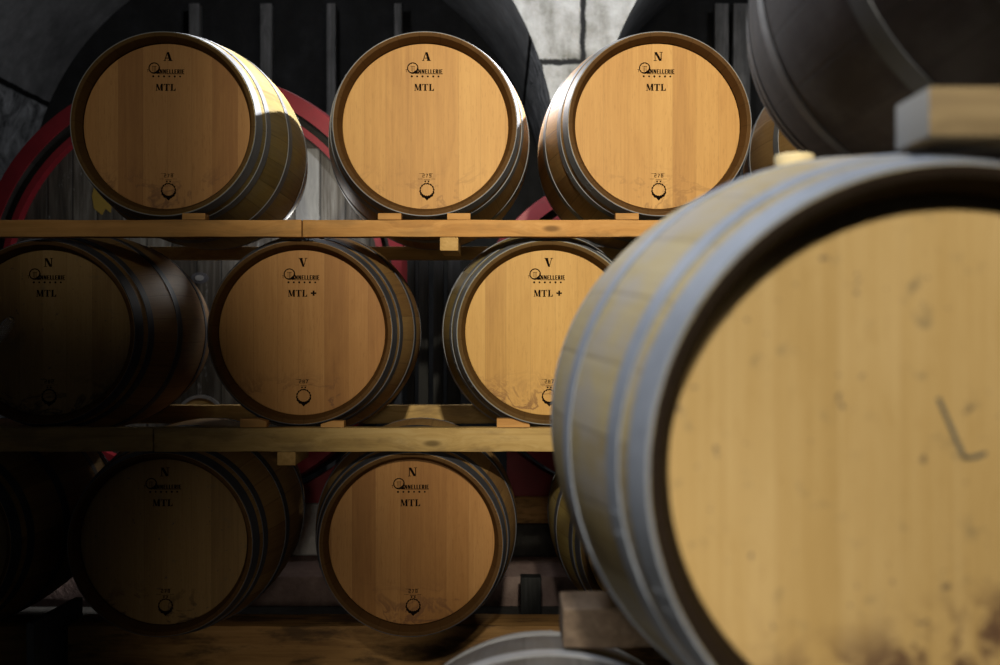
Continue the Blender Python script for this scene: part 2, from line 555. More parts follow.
def ring_polys(cx, cz, r0, r1, n=36, fr=None):
    out = []
    for k in range(n):
        a0, a1 = 2 * PI * k / n, 2 * PI * (k + 1) / n
        ra, rb = (r0, r1), (r0, r1)
        if fr:
            ra, rb = fr(a0), fr(a1)
        out.append([(cx + ra[0] * math.sin(a0), cz + ra[0] * math.cos(a0)), (cx + ra[1] * math.sin(a0), cz + ra[1] * math.cos(a0)),
                    (cx + rb[1] * math.sin(a1), cz + rb[1] * math.cos(a1)), (cx + rb[0] * math.sin(a1), cz + rb[0] * math.cos(a1))])
    return out


def disc_poly(cx, cz, r, n=10):
    return [(cx + r * math.cos(2 * PI * k / n), cz + r * math.sin(2 * PI * k / n)) for k in range(n)]


# ------------------------------------------------------------------ the barrel
LEN, RB, R0 = .95, .343, .281
HEAD_S = .044


def rad(s):
    q = (s - LEN / 2) / (LEN / 2)
    return RB - (RB - R0) * q * q


def stave_mesh(mat, name):
    bm = bmesh.new()
    prof = [(HEAD_S + .02, R0 - .0205), (HEAD_S - .006, R0 - .0205), (HEAD_S - .008, R0 - .0235), (.010, R0 - .0155), (.001, R0 - .012), (0, R0 - .010), (0, R0 - .002), (.001, R0)]
    for i in range(1, 48):
        s = LEN * i / 48
        prof.append((s, rad(s)))
    prof += [(LEN - .001, R0), (LEN, R0 - .002), (LEN, R0 - .011), (LEN - .010, R0 - .016), (LEN - HEAD_S, R0 - .029), (LEN - HEAD_S, 0)]
    lathe_y(bm, prof, 128)
    bmesh.ops.recalc_face_normals(bm, faces=bm.faces)
    me = bpy.data.meshes.new(name)
    bm.to_mesh(me)
    bm.free()
    for p in me.polygons:
        p.use_smooth = True
    me.set_sharp_from_angle(angle=math.radians(35))
    me.materials.append(mat)
    return me


HOOPS = [(.002, .047), (.076, .110), (.282, .324)]


def hoop_mesh(s0, s1, mat, name, rivet_ang):
    bm = bmesh.new()
    th = .0022
    n = 6
    outer = [(s0 + (s1 - s0) * i / n, rad(s0 + (s1 - s0) * i / n) + th) for i in range(n + 1)]
    inner = [(s1, rad(s1) - .002), (s0, rad(s0) - .002)]
    lathe_y(bm, outer + inner, 128, close=True)
    # rivets where the band overlaps
    for da in (-.035, .035):
        for fs in (.28, .72):
            s = s0 + (s1 - s0) * fs
            a = rivet_ang + da
            m = Matrix.Translation(((rad(s) + th - .0016) * math.sin(a), s, (rad(s) + th - .0016) * math.cos(a))) @ Matrix.Diagonal((.0030, .0030, .0030, 1))
            bmesh.ops.create_uvsphere(bm, u_segments=8, v_segments=6, radius=1, matrix=m)
    # the overlapping tongue of the band
    bmesh.ops.recalc_face_normals(bm, faces=bm.faces)
    me = bpy.data.meshes.new(name)
    bm.to_mesh(me)
    bm.free()
    for p in me.polygons:
        p.use_smooth = True
    me.set_sharp_from_angle(angle=math.radians(35))
    me.materials.append(mat)
    return me


def head_mesh(mat, name):
    bm = bmesh.new()
    r = R0 - .0225
    lathe_y(bm, [(HEAD_S, 0), (HEAD_S, r * .5), (HEAD_S, r - .002), (HEAD_S + .003, r), (HEAD_S + .022, r), (HEAD_S + .022, 0)], 96)
    bmesh.ops.recalc_face_normals(bm, faces=bm.faces)
    me = bpy.data.meshes.new(name)
    bm.to_mesh(me)
    bm.free()
    me.materials.append(mat)
    return me


_cache = {}


def cached(key, fn):
    if key not in _cache:
        _cache[key] = fn()
    return _cache[key]


def marks(hd, letter, toast, number):
    """black branding on a head, each mark a piece of its own"""
    yb = HEAD_S - .0001
    d = .0006

    def mk(name, polys):
        def fn():
            bm = extrude_polys(polys, d, yb)
            bmesh.ops.recalc_face_normals(bm, faces=bm.faces)
            me = bpy.data.meshes.new(name)
            bm.to_mesh(me)
            bm.free()
            me.materials.append(M['ink'])
            return me
        return fn
    share('grade_letter', cached(('gl', letter), mk('grade_letter', word(letter, 0, .204, .027, cx=.002))), hd)
    # cooper's mark: ringed initial, small capitals and a row of dots
    lg = ring_polys(-.040, .181, .0150, .0178, 36)
    lg += ring_polys(-.040, .181, .0142, .0178, 10, fr=lambda a: (.0150 - .004 * max(0, math.cos(a - 2.5)) ** 3, .0178))
    lg += [R_(-.0472, .1862, -.0328, .1873), R_(-.0408, .1688, -.0394, .1866), R_(-.0450, .172, -.0440, .1866), R_(-.0362, .172, -.0352, .1866)]
    lg += [R_(-.0625, .1755, -.0570, .1768), R_(-.0602, .168, -.0590, .1768)]
    lg += [[(-.040, .1655), (-.026, .1725), (-.0215, .165), (-.030, .1630)]]
    for dx_ in (0, .0007, .0014):
        lg += [[(px_ + dx_, pz_) for px_, pz_ in p_] for p_ in word('nnEllERIE', -.0235, .1645, .0130, width=.0755, gap=.16)]
    lg += [R_(-.026, .1625, .0530, .1634)]
    share('cooper_mark', cached('logo', mk('cooper_mark', lg)), hd)
    share('dot_row', cached('dots', mk('dot_row', [disc_poly(-.043 + .0166 * k, .1555, 0.0029 if k % 2 else .0033) for k in range(6)])), hd)
    if toast == 'MTL+':
        pl = word('MTL', -.044, .111, .021, width=.060, gap=.10) + word('+', .0245, .111, .023)
    else:
        pl = word('MTL', -.035, .111, .021, width=.062, gap=.10)
    share('toast_stencil', cached(('ts', toast), mk('toast_stencil', pl)), hd)
    # wreath with a batch number above
    def wr(a):
        low = max(0, -math.cos(a))
        return (.0172 - .0025 * low + .0008 * math.sin(a * 17), .0205 + .0024 * low + .0008 * math.sin(a * 14))
    em = ring_polys(0, 0, 0, 0, 72, fr=wr)
    em += [[(-.008, -.0195), (0, -.0165), (.008, -.0195), (0, -.0285)]]
    em += [disc_poly(-.0045, .0245, .0024), disc_poly(.0045, .0245, .0024), R_(-.0085, .0285, .0085, .0298)]
    em = [[(x * 1.12 + .004, z * 1.12 - .199) for x, z in p] for p in em]
    share('wreath_brand', cached('wreath', mk('wreath_brand', em)), hd)
    nb = word(number, 0, -.1585, .0110, cx=.004, gap=.15)
    nb += [R_(-.020, -.1470, -.004, -.1462), R_(.010, -.1470, .022, -.1462), R_(-.024, -.1640, -.010, -.1632), R_(.017, -.1640, .030, -.1632)]
    share('batch_number', cached(('nb', number), mk('batch_number', nb)), hd)


def barrel(x, yf, z, label, head='head_honey', stave='stave_oak', hoop='hoop', group=None, letter=None, toast='MTL', number='279',
           spin=0.0, name='wine_barrel', yaw=0.0):
    """x, z = axis position, yf = front end; the root sits under the bilge"""
    root = empty(name, (x, yf, z - RB))
    root.rotation_euler = (0, 0, math.radians(1.4) if group else 0.0)
    tag(root, label, 'barrel', group)
    up = (0, 0, RB)
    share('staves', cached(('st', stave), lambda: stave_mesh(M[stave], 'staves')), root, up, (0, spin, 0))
    for i, (a, b) in enumerate(HOOPS + [(LEN - q, LEN - p) for p, q in HOOPS]):
        share('hoop', cached(('hp', i, hoop), lambda: hoop_mesh(a, b, M[hoop], 'hoop', [-1.95, -1.72, 1.1, .2, -.7, 1.0][i])), root, up, (0, spin, 0))
    hd = share('head', cached(('hd', head), lambda: head_mesh(M[head], 'head')), root, up)
    if letter:
        marks(hd, letter, toast, number)
    return root, hd


GB = 'stacked barrels on the back rack'
YF = 3.20
K = YF / F


def rowx(px):
    return (px - 500) * K


ZT, ZM, ZB = H + .641, H + .0005, H - .651
# top row
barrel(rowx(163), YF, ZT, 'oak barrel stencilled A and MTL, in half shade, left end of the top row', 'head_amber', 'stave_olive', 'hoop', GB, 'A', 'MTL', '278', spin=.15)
barrel(rowx(425), YF, ZT, 'brightly lit oak barrel stencilled A and MTL, second in the top row', 'head_honey', 'stave_oak', 'hoop', GB, 'A', 'MTL', '279', spin=.9)
barrel(rowx(660), YF, ZT, 'brightly lit oak barrel stencilled N and MTL, third in the top row', 'head_honey', 'stave_oak', 'hoop', GB, 'N', 'MTL', '278', spin=-.35)
barrel(rowx(913), YF, ZT - .0, 'oak barrel mostly hidden behind the wine-dark barrel at the right end of the top row', 'head_honey', 'stave_oak', 'hoop', GB, 'N', 'MTL', '278', spin=.4)
# middle row
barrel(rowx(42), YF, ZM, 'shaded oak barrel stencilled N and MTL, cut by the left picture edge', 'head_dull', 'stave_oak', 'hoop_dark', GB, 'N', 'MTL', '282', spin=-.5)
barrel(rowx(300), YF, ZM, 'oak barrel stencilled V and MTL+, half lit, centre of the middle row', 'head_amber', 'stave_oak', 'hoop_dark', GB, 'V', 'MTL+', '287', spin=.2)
barrel(rowx(549), YF, ZM, 'golden oak barrel stencilled V and MTL+, overlapped by the big foreground barrel', 'head_gold', 'stave_olive', 'hoop', GB, 'V', 'MTL+', '287', spin=-.2)
barrel(rowx(797), YF, ZM, 'oak barrel behind the big foreground barrel, right end of the middle row', 'head_gold', 'stave_oak', 'hoop', GB, 'V', 'MTL+', '287', spin=.5)
# bottom row
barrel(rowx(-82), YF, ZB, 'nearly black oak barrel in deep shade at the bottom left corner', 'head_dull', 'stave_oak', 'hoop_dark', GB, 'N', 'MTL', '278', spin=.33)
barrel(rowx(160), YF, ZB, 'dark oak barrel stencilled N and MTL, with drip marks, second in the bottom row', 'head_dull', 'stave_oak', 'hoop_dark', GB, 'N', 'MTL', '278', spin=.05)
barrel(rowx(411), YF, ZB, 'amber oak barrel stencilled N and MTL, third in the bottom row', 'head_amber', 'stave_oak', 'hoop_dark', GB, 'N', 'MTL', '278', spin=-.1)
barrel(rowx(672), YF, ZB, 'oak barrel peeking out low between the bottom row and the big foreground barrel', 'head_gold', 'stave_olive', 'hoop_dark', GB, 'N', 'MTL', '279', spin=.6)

# foreground stack
FY = .939
fx, fz = 461 / F * FY, H - 142.5 / F * FY
fg, fhd = barrel(fx, FY, fz, 'huge out of focus pale oak barrel filling the right foreground', 'head_pale', 'stave_pale', 'hoop_blue', None, spin=-.05)
# scratch like a tick on its head
sc_ = []
def stroke(pts, w):
    for (a, b) in zip(pts, pts[1:]):
        d = Vector((b[0] - a[0], b[1] - a[1]))
        n = Vector((-d.y, d.x)).normalized() * w / 2
        sc_.append([(a[0] + n.x, a[1] + n.y), (a[0] - n.x, a[1] - n.y), (b[0] - n.x, b[1] - n.y), (b[0] + n.x, b[1] + n.y)])
def fh(px, py):
    q = P(px, py, FY + HEAD_S)
    return (q.x - fx, q.z - fz)
stroke([fh(938, 398), fh(946, 416), fh(956, 440), fh(965, 459)], .0042)
stroke([fh(963, 458), fh(975, 457), fh(986, 453)], .0040)
o = link_mesh('scratch_mark', extrude_polys(sc_, .0005, HEAD_S - .0001), M['scratch'], fhd, smooth=False)
o['label'] = 'dark tick shaped scratch'
# bung in the top of the bilge
bm = bmesh.new()
for (zz, rr) in ():
    pass
prof = [(-.02, .0), (-.02, .020), (.018, .0265), (.024, .0265), (.0255, .025), (.0255, 0)]
rings = []
for (zz, rr) in prof:
    rings.append([bm.verts.new((rr * math.cos(2 * PI * k / 32), rr * math.sin(2 * PI * k / 32), zz)) for k in range(32)] if rr else [bm.verts.new((0, 0, zz))])
for a, b in zip(rings, rings[1:]):
    for k in range(32):
        k2 = (k + 1) % 32
        if len(a) == 1:
            bm.faces.new((a[0], b[k], b[k2]))
        elif len(b) == 1:
            bm.faces.new((a[k], a[k2], b[0]))
        else:
            bm.faces.new((a[k], a[k2], b[k2], b[k]))
o = link_mesh('bung', bm, M['bung'], fg, loc=(-.016, LEN / 2, RB * 2))
o['label'] = 'pale wooden bung'

# wine dark barrel above and grey barrel below
ux, uz = .728, H + .228 + rad(.11) + .0025
barrel(ux, .93, uz, 'wine-darkened barrel with grey hoops on the timber above the foreground barrel', 'head_dull', 'stave_wine', 'hoop_wine', None, spin=.3)
lx, lz = .078, H - .826
barrel(lx, .95, lz, 'grey weathered barrel with only its curved top showing at the bottom edge', 'head_dull', 'stave_grey', 'hoop_light', None, spin=-.12)

# ------------------------------------------------------------------ rails of the back rack
GR = 'rails carrying the barrel rows'
RF0, RF1 = YF - .040, YF + .011
RR0, RR1 = YF + LEN - .011, YF + LEN + .044
Rc = rad(.018) + .0030


def rail(x0, x1, y0, y1, z0, z1, mat, label, group=GR, name='rail', cat='timber rail', jit=.002):
    cx, cy = (x0 + x1) / 2, (y0 + y1) / 2
    bm = box(x0 - cx, x1 - cx, y0 - cy, y1 - cy, 0, z1 - z0, .003, 2, jit, max(6, int((x1 - x0) / .05)))
    o = link_mesh(name, bm, M[mat], loc=(cx, cy, z0))
    return tag(o, label, cat, group)


xj = (302 - 500) / F * RF0
tz0, tz1 = ZM + Rc, ZT - Rc - .010
rail(-1.75, xj - .002, RF0, RF1, tz0, tz1, 'rail', 'orange pine rail under the left end of the top barrel row, up to the joint')
rail(xj + .002, 1.65, RF0, RF1, tz0, tz1, 'rail', 'orange pine rail under the lit barrels of the top row, right of the joint')
rail(-1.75, 1.65, RR0, RR1, tz0, tz1, 'rail_old', 'rear rail of the top row, glimpsed in shadow behind the front rail')
xk = (153 - 500) / F * RF0
mz0, mz1 = ZB + Rc, ZM - Rc
rail(-1.95, xk - .002, RF0, RF1, mz0, mz1, 'rail_old', 'dark left piece of the middle rail below the shaded barrel stencilled N')
rail(xk + .002, 1.35, RF0, RF1, mz0, mz1, 'rail_old', 'long yellowed pine rail under the two barrels stencilled V')
rail(-1.95, 1.35, RR0, RR1, mz0, mz1, 'rail_old', 'rear rail of the middle row, seen between the two barrels stencilled V')

# spacer blocks whose ends show below the front rails
def spacer(px, zt, label):
    x = (px - 500) / F * RF0
    bm = box(-.028, .028, 0, .22, -.041, 0, .003)
    o = link_mesh('spacer_block', bm, M['block'], loc=(x, RF0 + .004, zt))
    tag(o, label, 'wood block', 'spacer blocks under the rails')
spacer(449, tz0, 'small square timber end under the top rail between the two V barrels')
spacer(286, mz0, 'small square timber end under the middle rail, below the centre V barrel')

# chocks wedged beside the barrels
def chock(px, zrail, side, zb, label, st=.070, w=.070, ht=.019):
    """side -1: left of the barrel, thick end outward"""
    x = rowx(px)
    bm = bmesh.new()
    r_ = rad(.011) + .0026
    def clear(dx):
        return r_ - math.sqrt(r_ * r_ - dx * dx) + (zb - r_ - zrail) - .0012
    xs = [st + w * k / 6 for k in range(7)]
    top = [min(clear(q), ht) for q in xs]
    a, b = [], []
    for y, lst in ((-.022, a), (.020, b)):
        lo = [bm.verts.new((side * q, y, 0)) for q in xs]
        hi = [bm.verts.new((side * q, y, h)) for q, h in zip(xs, top)]
        lst += [lo, hi]
    for k in range(6):
        bm.faces.new((a[0][k], a[0][k + 1], a[1][k + 1], a[1][k]))
        bm.faces.new((b[0][k], b[0][k + 1], b[1][k + 1], b[1][k]))
        bm.faces.new((a[1][k], a[1][k + 1], b[1][k + 1], b[1][k]))
        bm.faces.new((a[0][k], a[0][k + 1], b[0][k + 1], b[0][k]))
    for k in (0, 6):
        bm.faces.new((a[0][k], a[1][k], b[1][k], b[0][k]))
    o = link_mesh('wedge_chock', bm, M['rail'], smooth=False, loc=(x, (RF0 + RF1) / 2 - .0, zrail + .0004))
    tag(o, label, 'wedge', 'wedges beside the barrels')
chock(163, tz1, 1, ZT, 'thin wedge right of the half-shaded A barrel on the top rail')
chock(425, tz1, -1, ZT, 'thin wedge left of the bright A barrel on the top rail')
chock(425, tz1, 1, ZT, 'thin wedge right of the bright A barrel on the top rail')
chock(660, tz1, -1, ZT, 'thin wedge left of the bright N barrel on the top rail')
chock(300, mz1, -1, ZM, 'reddish wedge left of the centre V barrel on the middle rail', .095, .08, .026)
chock(300, mz1, 1, ZM, 'thin wedge right of the centre V barrel on the middle rail')
chock(549, mz1, -1, ZM, 'pale wedge left of the golden V barrel on the middle rail', .06, .10, .026)

# sleeper beams under the bottom row
bz = ZB - rad(.47) - .003
rail(-1.47, 1.05, YF + .345, YF + .50, 0, bz, 'sleeper', 'stained heavy beam on the floor under the bottom barrel row', None, 'sleeper_beam', 'beam', .003)
rail(-2.25, -1.585, YF + .345, YF + .50, 0, bz, 'sleeper', 'short dark beam under the black corner barrel at bottom left', None, 'sleeper_beam', 'beam', .003)
# thin board on edge catching the light, lower left
bm = box(-.013, .013, 0, .34, 0, H - (H - .25) if False else .252, .002)
o = link_mesh('edge_board', bm, M['pale_board'], loc=(-1.532, 3.40, 0))
tag(o, 'thin pale board standing on edge, its lit top showing at the lower left', 'board')
o.rotation_euler = (0, 0, math.radians(-4))

def blockobj(name, x0, x1, y0, y1, z0, z1, mat, label, cat, bev=.012):
    cx, cy = (x0 + x1) / 2, (y0 + y1) / 2
    o = link_mesh(name, box(x0 - cx, x1 - cx, y0 - cy, y1 - cy, 0, z1 - z0, bev, 3, .004, 8), M[mat], loc=(cx, cy, z0))
    return tag(o, label, cat)

# ------------------------------------------------------------------ rails of the foreground stack
ftop = fz + rad(.085) + .0030      # over the front hoops of the foreground barrel
g0, g1 = FY + .005, FY + .085
ubot = H + .228


def frail(x0, x1, y0, y1, z0, z1, label, mat='rail_grey'):
    o = rail(x0, x1, y0, y1, z0, z1, mat, label, None, 'support_rail', 'timber rail', .0015)
    o.data.materials.append(M['grey_end'])
    for p in o.data.polygons:
        if p.normal.x < -.6:
            p.material_index = 1
    return o
frail(.395, 1.25, .960, 1.043, fz + rad(.104) + .0030, ubot, 'square timber on top of the foreground barrel with a grey sawn end')
frail(.402, 1.25, FY + LEN - .085, FY + LEN - .02, ftop, ubot, 'rear timber between the foreground barrel and the wine-dark barrel')
frail(.30, 1.2, FY + LEN - .085, FY + LEN - .02, fz - rad(.085) - .003 - .066, fz - rad(.085) - .003, 'rear timber below the foreground barrel, hidden behind its belly')
o = blockobj('chock_block', .097, .245, 1.60, 1.71, H - .488, H - .421, 'chock', 'rough brown chock block on the grey barrel, tucked against the foreground barrel', 'wood block', .004)
frail(.103, 1.2, FY + .015, FY + .085, fz - rad(.085) - .003 - .066, fz - rad(.085) - .003, 'front timber below the foreground barrel, out of sight')
frail(-.3, .9, .97, 1.05, 0, lz - rad(.1) - .003, 'front floor timber under the grey barrel, out of sight')
frail(-.3, .9, 1.78, 1.86, 0, lz - rad(.13) - .003, 'rear floor timber under the grey barrel, low in the foreground')

# ------------------------------------------------------------------ big vats behind
VY = 4.75
SV = VY / F


def vat(px, py, rpx, length, label, seg=128):
    R = rpx * SV
    c = P(px, py, VY)
    root = empty('wine_vat', (c.x, VY, c.z - R))
    tag(root, label, 'vat')
    up = (0, 0, R)
    bm = bmesh.new()
    w = .062
    bulge = R * .05
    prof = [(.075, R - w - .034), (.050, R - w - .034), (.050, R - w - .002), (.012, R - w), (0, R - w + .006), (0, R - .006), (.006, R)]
    for i in range(1, 20):
        s = length * i / 20
        prof.append((s, R + bulge * (1 - (2 * s / length - 1) ** 2)))
    prof += [(length, R), (length, 0)]
    lathe_y(bm, prof, seg)
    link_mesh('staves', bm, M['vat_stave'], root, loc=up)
    bm = bmesh.new()
    lathe_y(bm, [(-.006, R - w - .001), (-.006, R + .006), (.10, R + .006 + bulge * .3), (.10, R - .002), (.002, R - .004), (.002, R - w - .001)], seg, close=True)
    o = link_mesh('rim_hoop', bm, M['red'], root, loc=up)
    o['label'] = 'crimson painted rim'
    bm = bmesh.new()
    ri = R - w - .034
    lathe_y(bm, [(.085, 0), (.085, ri), (.11, ri), (.11, 0)], seg)
    hd = link_mesh('head', bm, M['vat'], root, smooth=False, loc=up)
    bm = bmesh.new()
    lathe_y(bm, [(.030, ri - .030), (.030, ri - .001), (.086, ri - .001), (.086, ri - .030)], seg, close=True)
    o = link_mesh('inner_ring', bm, M['red'], root, loc=up)
    o['label'] = 'thin crimson ring'
    return root, hd, c, R


v1, vh1, vc1, VR1 = vat(191, 286, 216, 1.15, 'large old vat with a crimson rim behind the left side of the rack')
v2, vh2, vc2, VR2 = vat(632, 331, 159, 1.0, 'smaller vat with a crimson rim, glimpsed behind the golden V barrel')
yv = .085


def on_head(px, py):
    q = P(px, py, VY + yv)
    return q.x - vc1.x, q.z - vc1.z
# pale board in the head, right of the A barrel
xa, za = on_head(296, 168)
xb, zb_ = on_head(319, 232)
bm = box(xa, xb, yv - .004, yv + .004, -.45, za + .09, .001)
o = link_mesh('head_board', bm, M['pale_board'], vh1)
o['label'] = 'chalky white board'
xa, za = on_head(92, 188)
xb, zb_ = on_head(112, 213)
yp = [(xa + .01, za), (xb - .02, za + .01), (xb, za - .05), (xb - .005, zb_), (xb - .03, zb_ + .02), (xb - .045, zb_ - .01), (xa + .01, zb_ + .02), (xa, zb_ + .08)]
o = link_mesh('bare_patch', extrude_polys([yp], .002, yv), M['yellow_patch'], vh1, smooth=False)
o['label'] = 'yellow patch of bare wood'
# little oval plate
xa, za = on_head(200, 278)
pts = [(xa + .040 * math.cos(2 * PI * k / 32), za + .026 * math.sin(2 * PI * k / 32)) for k in range(32)]
o = link_mesh('oval_plate', extrude_polys([pts], .006, yv), M['hoop_dark'], vh1, smooth=False)
o['label'] = 'small oval metal plate'
pts = [(xa + .020 * math.cos(2 * PI * k / 24), za + .013 * math.sin(2 * PI * k / 24)) for k in range(24)]
o2 = link_mesh('plate_boss', extrude_polys([pts], .012, yv), M['plate'], vh1, smooth=False)
# arched hatch low in the head
xa, za = on_head(201, 419)
pts = [(xa + .098 * math.cos(PI * k / 24), za + .098 * math.sin(PI * k / 24)) for k in range(25)] + [(xa - .098, za - .12), (xa + .098, za - .12)]
o = link_mesh('hatch', extrude_polys([pts], .012, yv), M['rail_old'], vh1, smooth=False)
o['label'] = 'round topped wooden hatch'
arc = []
for k in range(24):
    a0, a1 = PI * k / 24, PI * (k + 1) / 24
    arc.append([(xa + r * math.cos(a), za + r * math.sin(a)) for r, a in ((.098, a0), (.112, a0), (.112, a1), (.098, a1))])
o = link_mesh('hatch_rim', extrude_polys(arc, .018, yv), M['plate'], vh1, smooth=False)
o['label'] = 'pale metal hatch rim'


# red cradles
def cradle(cx, cz, R, x0, x1, z0, z1, y0, y1, label):
    pts = [(x0, z0), (x1, z0)]
    top = []
    rr = R * 1.055 + .012
    n = 60
    for k in range(n + 1):
        x = x1 + (x0 - x1) * k / n
        z = z1
        if abs(x - cx) < rr:
            z = min(z1, cz - math.sqrt(rr * rr - (x - cx) ** 2))
        top.append((x, max(z, z0 + .01)))
    bm = bmesh.new()
    bot = [(x, z0) for x, _ in top]
    va = [[bm.verts.new((x, y, z)) for x, z in top] for y in (y0, y1)]
    vb = [[bm.verts.new((x, y, z)) for x, z in bot] for y in (y0, y1)]
    for k in range(n):
        bm.faces.new((va[0][k], va[0][k + 1], vb[0][k + 1], vb[0][k]))
        bm.faces.new((va[1][k], va[1][k + 1], vb[1][k + 1], vb[1][k]))
        bm.faces.new((va[0][k], va[0][k + 1], va[1][k + 1], va[1][k]))
        bm.faces.new((vb[0][k], vb[0][k + 1], vb[1][k + 1], vb[1][k]))
    for k in (0, n):
        bm.faces.new((va[0][k], va[1][k], vb[1][k], vb[0][k]))
    for v in bm.verts:
        v.co.x -= cx
        v.co.z -= z0
        v.co.y -= y0
    o = link_mesh('vat_cradle', bm, M['dark_red'], smooth=False, loc=(cx, y0, z0))
    tag(o, label, 'cradle')
    return o


CY = 4.98
cz0 = P(0, 503, CY).z
def cradle_x(cx, cz, R, z0):
    rr = R * 1.055 + .012
    return math.sqrt(rr * rr - (cz - z0 - .012) ** 2)


c1 = cradle_x(vc1.x, vc1.z, VR1, cz0) if vc1.z - cz0 < VR1 * 1.055 else .12
cradle(vc1.x, vc1.z, VR1, vc1.x + c1, vc1.x + c1 + .52, cz0, cz0 + .25, CY, CY + .14, 'dark red cradle under the right side of the large left vat')
cradle(vc1.x, vc1.z, VR1, vc1.x - c1 - .52, vc1.x - c1, cz0, cz0 + .25, CY, CY + .14, 'dark red cradle under the left side of the large left vat')
cz1 = P(0, 496, CY).z
c2 = cradle_x(vc2.x, vc2.z, VR2, cz1)
cradle(vc2.x, vc2.z, VR2, P(507, 0, CY).x, vc2.x - c2, cz1, cz1 + .27, CY, CY + .14, 'dark red cradle under the left side of the smaller vat')
cradle(vc2.x, vc2.z, VR2, vc2.x + c2, vc2.x + .62, cz1, cz1 + .27, CY, CY + .14, 'dark red cradle under the right side of the smaller vat')
pz = P(0, 555, 5.0).z


blockobj('stone_block', P(262, 0, CY).x, P(352, 0, CY).x, CY - .01, CY + .26, pz, cz0 - .001, 'stone_block', 'pale stone block under the right end of the left vat cradle', 'stone block')
blockobj('stone_block', vc1.x - .6, vc1.x - .2, CY - .01, CY + .26, pz, cz0 - .001, 'dark_block', 'dark stone block under the left end of the left vat cradle', 'stone block')
blockobj('wood_baulk', P(500, 0, CY).x, vc2.x + .5, CY - .02, CY + .2, P(0, 523, CY).z, cz1 - .001, 'sleeper', 'brown wooden baulk under the right vat cradle', 'wood block', .006)
blockobj('stone_block', P(498, 0, CY).x, vc2.x + .5, CY - .03, CY + .24, pz, P(0, 523, CY).z - .001, 'dark_block', 'dark stone block carrying the wooden baulk', 'stone block')
# concrete plinth
bm = box(-3.6, 3.4, 4.56, 6.2, 0, pz, .012, 2)
o = link_mesh('plinth', bm, M['plinth'])
tag(o, kind='structure')
o.name = 'trim_3'
# old grey posts in the gap right of the bottom row
for px, w, yy, zt, lab in ((531, .085, 4.30, .19, 'short grey post in the dark gap right of the bottom row'),):
    c = P(px, 0, yy)
    bm = box(-w / 2, w / 2, 0, .07, 0, zt, .006, 2)
    o = link_mesh('short_post', bm, M['dark_board'], loc=(c.x, yy, 0))
    tag(o, lab, 'post')
# upright boards between the two vats
for i, (px, w, yy, lean, lab) in enumerate(((410, .035, 4.68, .2, 'dark upright board beside the rim of the left vat'),
                                            (423, .045, 4.69, .1, 'second dark upright board between the two vats'),
                                            (437, .045, 4.68, .3, 'grey-edged upright board in the middle of the gap between the vats'),
                                            (453, .06, 4.69, .2, 'dark upright board nearest the smaller vat'))):
    c = P(px, 0, yy)
    zt = P(0, 205, yy).z
    bm = box(-w / 2, w / 2, 0, .03, 0, zt - pz, .004, 2)
    o = link_mesh('upright_board', bm, M['dark_board'], loc=(c.x, yy, pz))
    o.rotation_euler = (0, math.radians(lean), 0)
    tag(o, lab, 'board', 'boards between the vats')

# ------------------------------------------------------------------ glass tube at the left edge
tip = P(12.5, 317, 3.12)
base = Vector((tip.x - .72, 2.86, .004))
dv = (base - tip)
L = dv.length
bm = bmesh.new()
prof = [(0, 0), (.0015, .006), (.006, .0115), (.014, .0155), (.03, .0175), (.05, .018), (.07, .0165), (.085, .0145), (.15, .014), (L, .014),
        (L, .0115), (.15, .0115), (.085, .012), (.06, .0145), (.03, .0145), (.012, .010), (.006, 0)]
lathe_y(bm, prof, 32)
o = link_mesh('glass_tube', bm, M['glass'])
o.location = tip
o.rotation_mode = 'QUATERNION'
o.rotation_quaternion = Vector((0, 1, 0)).rotation_difference(dv.normalized())
tag(o, 'clear glass tube with a glinting rounded tip leaning at the left frame edge', 'glass tube')

# ------------------------------------------------------------------ the cellar
WY, NB = 6.0, 7.8
ARCH = [(-1.60, 1.93), (2.46, 1.93)]
AZ = H + .95
wt = 4.6


def arch_top(x):
    for c, r in ARCH:
        if abs(x - c) < r:
            return AZ + math.sqrt(r * r - (x - c) ** 2)
    return 0.0


bm = bmesh.new()
xs = sorted(set([-6.0, 7.0] + [c + r * math.sin(PI / 2 * k / 48) for c, r in ARCH for k in range(-48, 49)]))
for a, b in zip(xs, xs[1:]):
    mid = (a + b) / 2
    za, zb2 = (arch_top(a), arch_top(b))
    if arch_top(mid) == 0:
        za = zb2 = 0
    else:
        za, zb2 = max(za, AZ), max(zb2, AZ)
    vs = [bm.verts.new((a, WY, za)), bm.verts.new((b, WY, zb2)), bm.verts.new((b, WY, wt)), bm.verts.new((a, WY, wt))]
    bm.faces.new(vs)
    va2 = [bm.verts.new((v.co.x, NB + .4, v.co.z)) for v in vs]
    bm.faces.new(va2)
bmesh.ops.remove_doubles(bm, verts=bm.verts, dist=1e-5)
o = link_mesh('wall_back', bm, M['stone'], smooth=False)
tag(o, kind='structure')
for i, (c, r) in enumerate(ARCH):
    bm = bmesh.new()
    pf = [(c - r, 0), (c - r, AZ * .5)] + [(c - r * math.cos(PI * k / 64), AZ + r * math.sin(PI * k / 64)) for k in range(65)] + [(c + r, AZ * .5), (c + r, 0)]
    ys = [WY - .002, WY + .4, WY + .9, WY + 1.4, NB]
    rows = [[bm.verts.new((x, y, z)) for x, z in pf] for y in ys]
    for ra, rb in zip(rows, rows[1:]):
        for k in range(len(pf) - 1):
            bm.faces.new((ra[k], ra[k + 1], rb[k + 1], rb[k]))
    o = link_mesh('trim_%d' % (i + 1), bm, M['vault'])
    tag(o, kind='structure')
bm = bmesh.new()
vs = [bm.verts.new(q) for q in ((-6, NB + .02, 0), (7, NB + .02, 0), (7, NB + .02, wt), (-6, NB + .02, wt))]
bm.faces.new(vs)
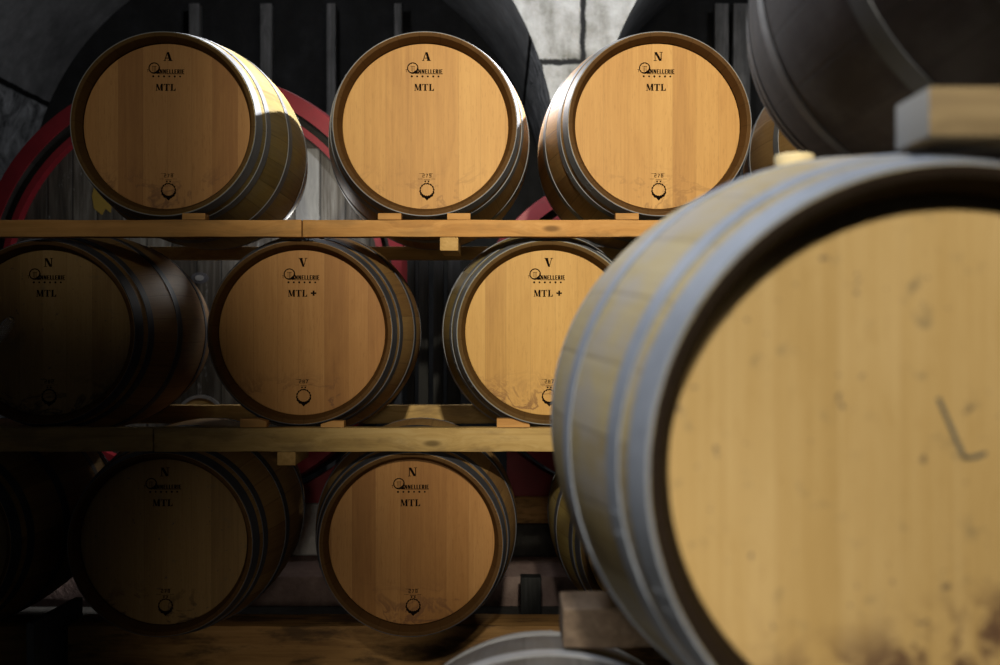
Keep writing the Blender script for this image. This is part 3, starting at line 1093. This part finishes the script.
o = link_mesh('wall_niche', bm, M['niche_dark'], smooth=False)
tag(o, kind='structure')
# pale timbers standing in the dark recess
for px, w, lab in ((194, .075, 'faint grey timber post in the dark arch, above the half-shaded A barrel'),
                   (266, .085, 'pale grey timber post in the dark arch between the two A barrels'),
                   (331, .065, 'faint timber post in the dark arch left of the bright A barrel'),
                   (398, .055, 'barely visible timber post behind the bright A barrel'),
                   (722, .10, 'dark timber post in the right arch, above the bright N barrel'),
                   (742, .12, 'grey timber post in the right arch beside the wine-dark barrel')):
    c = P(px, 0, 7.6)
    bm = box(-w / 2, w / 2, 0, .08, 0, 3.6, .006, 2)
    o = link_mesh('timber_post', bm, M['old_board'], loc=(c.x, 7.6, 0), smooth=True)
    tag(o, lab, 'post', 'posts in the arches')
bm = bmesh.new()
vs = [bm.verts.new(q) for q in ((-6, -4, 0), (7, -4, 0), (7, NB + .4, 0), (-6, NB + .4, 0))]
bm.faces.new(vs)
o = link_mesh('floor', bm, M['floor'], smooth=False)
tag(o, kind='structure')

# ------------------------------------------------------------------ camera
cam = bpy.data.cameras.new('camera')
cam.sensor_width = 36
cam.lens = 36 * F / 1000
co = bpy.data.objects.new('camera', cam)
COL.objects.link(co)
co.location = (0, 0, H)
co.rotation_euler = (PI / 2, 0, 0)
cam.clip_start = .05
cam.dof.use_dof = True
cam.dof.focus_distance = YF + .02
cam.dof.aperture_fstop = 2.8
S.camera = co


# ------------------------------------------------------------------ lights
def spot(name, loc, target, power, angle, blend, radius, color):
    l = bpy.data.lights.new(name, 'SPOT')
    l.energy = power
    l.spot_size = math.radians(angle)
    l.spot_blend = blend
    l.shadow_soft_size = radius
    l.color = color
    o = bpy.data.objects.new(name, l)
    COL.objects.link(o)
    o.location = loc
    o.rotation_euler = (Vector(target) - Vector(loc)).to_track_quat('-Z', 'Y').to_euler()
    return o


def point(name, loc, power, radius, color):
    l = bpy.data.lights.new(name, 'POINT')
    l.energy = power
    l.shadow_soft_size = radius
    l.color = color
    o = bpy.data.objects.new(name, l)
    COL.objects.link(o)
    o.location = loc
    return o


spot('rack_lamp', (.25, -1.6, H + 1.65), (.58, 3.2, H + .68), 1150, 37.5, .9, .07, (1, .915, .70))
spot('left_fill', (-.75, -1.5, H + 1.65), (-1.12, 3.2, H + .82), 125, 21, 1.0, .07, (1, .93, .74))  # unseen fill light, added to lift the left end of the rack
spot('foreground_fill', (-.15, -1.3, H + 1.5), (.38, .94, H + .02), 330, 36, .9, .08, (1, .93, .77))  # added light out of view, only for the foreground barrel
spot('low_fill', (.05, -1.5, H + .15), (-.25, 3.5, H - .95), 105, 24, 1.0, .15, (1, .90, .72))  # invented low light that brightens the floor beam and bottom row
spot('side_lamp', (-.50, 1.35, H + 1.85), (.26, 1.25, H + .02), 165, 46, 1.0, .25, (.84, .91, 1))
point('rear_light', (-.08, 4.0, H + 1.06), 34, .02, (.97, .98, 1))
point('rear_light', (-.84, 4.45, H + .45), 5, .03, (1, .98, .94))  # added out of sight behind the V barrel to brighten the vat head
spot('wall_fill', (.25, 4.2, H + 2.3), (.42, 6.0, H + 1.45), 170, 70, .8, .06, (.95, .97, 1))  # unseen light put in to brighten the stone pillar
spot('high_lamp', (1.5, 3.9, H + 2.15), (-.55, 3.55, H + .72), 1400, 46, .6, .03, (1, .98, .93))
point('vault_fill', (-1.2, 5.5, H + 2.3), 60, .10, (.95, .97, 1))  # added light that lifts the left vault and its stone
point('vault_fill', (1.7, 5.6, H + 2.4), 45, .10, (.95, .97, 1))  # second added light, for the soffit of the right arch

w = bpy.data.worlds.new('cellar')
S.world = w
w.use_nodes = True
bg = w.node_tree.nodes['Background']
bg.inputs[0].default_value = (.75, .85, 1, 1)
bg.inputs[1].default_value = .012

S.view_settings.view_transform = 'Standard'
S.view_settings.look = 'None'
S.view_settings.exposure = 0
S.view_settings.gamma = 1
S.view_settings.use_curve_mapping = False
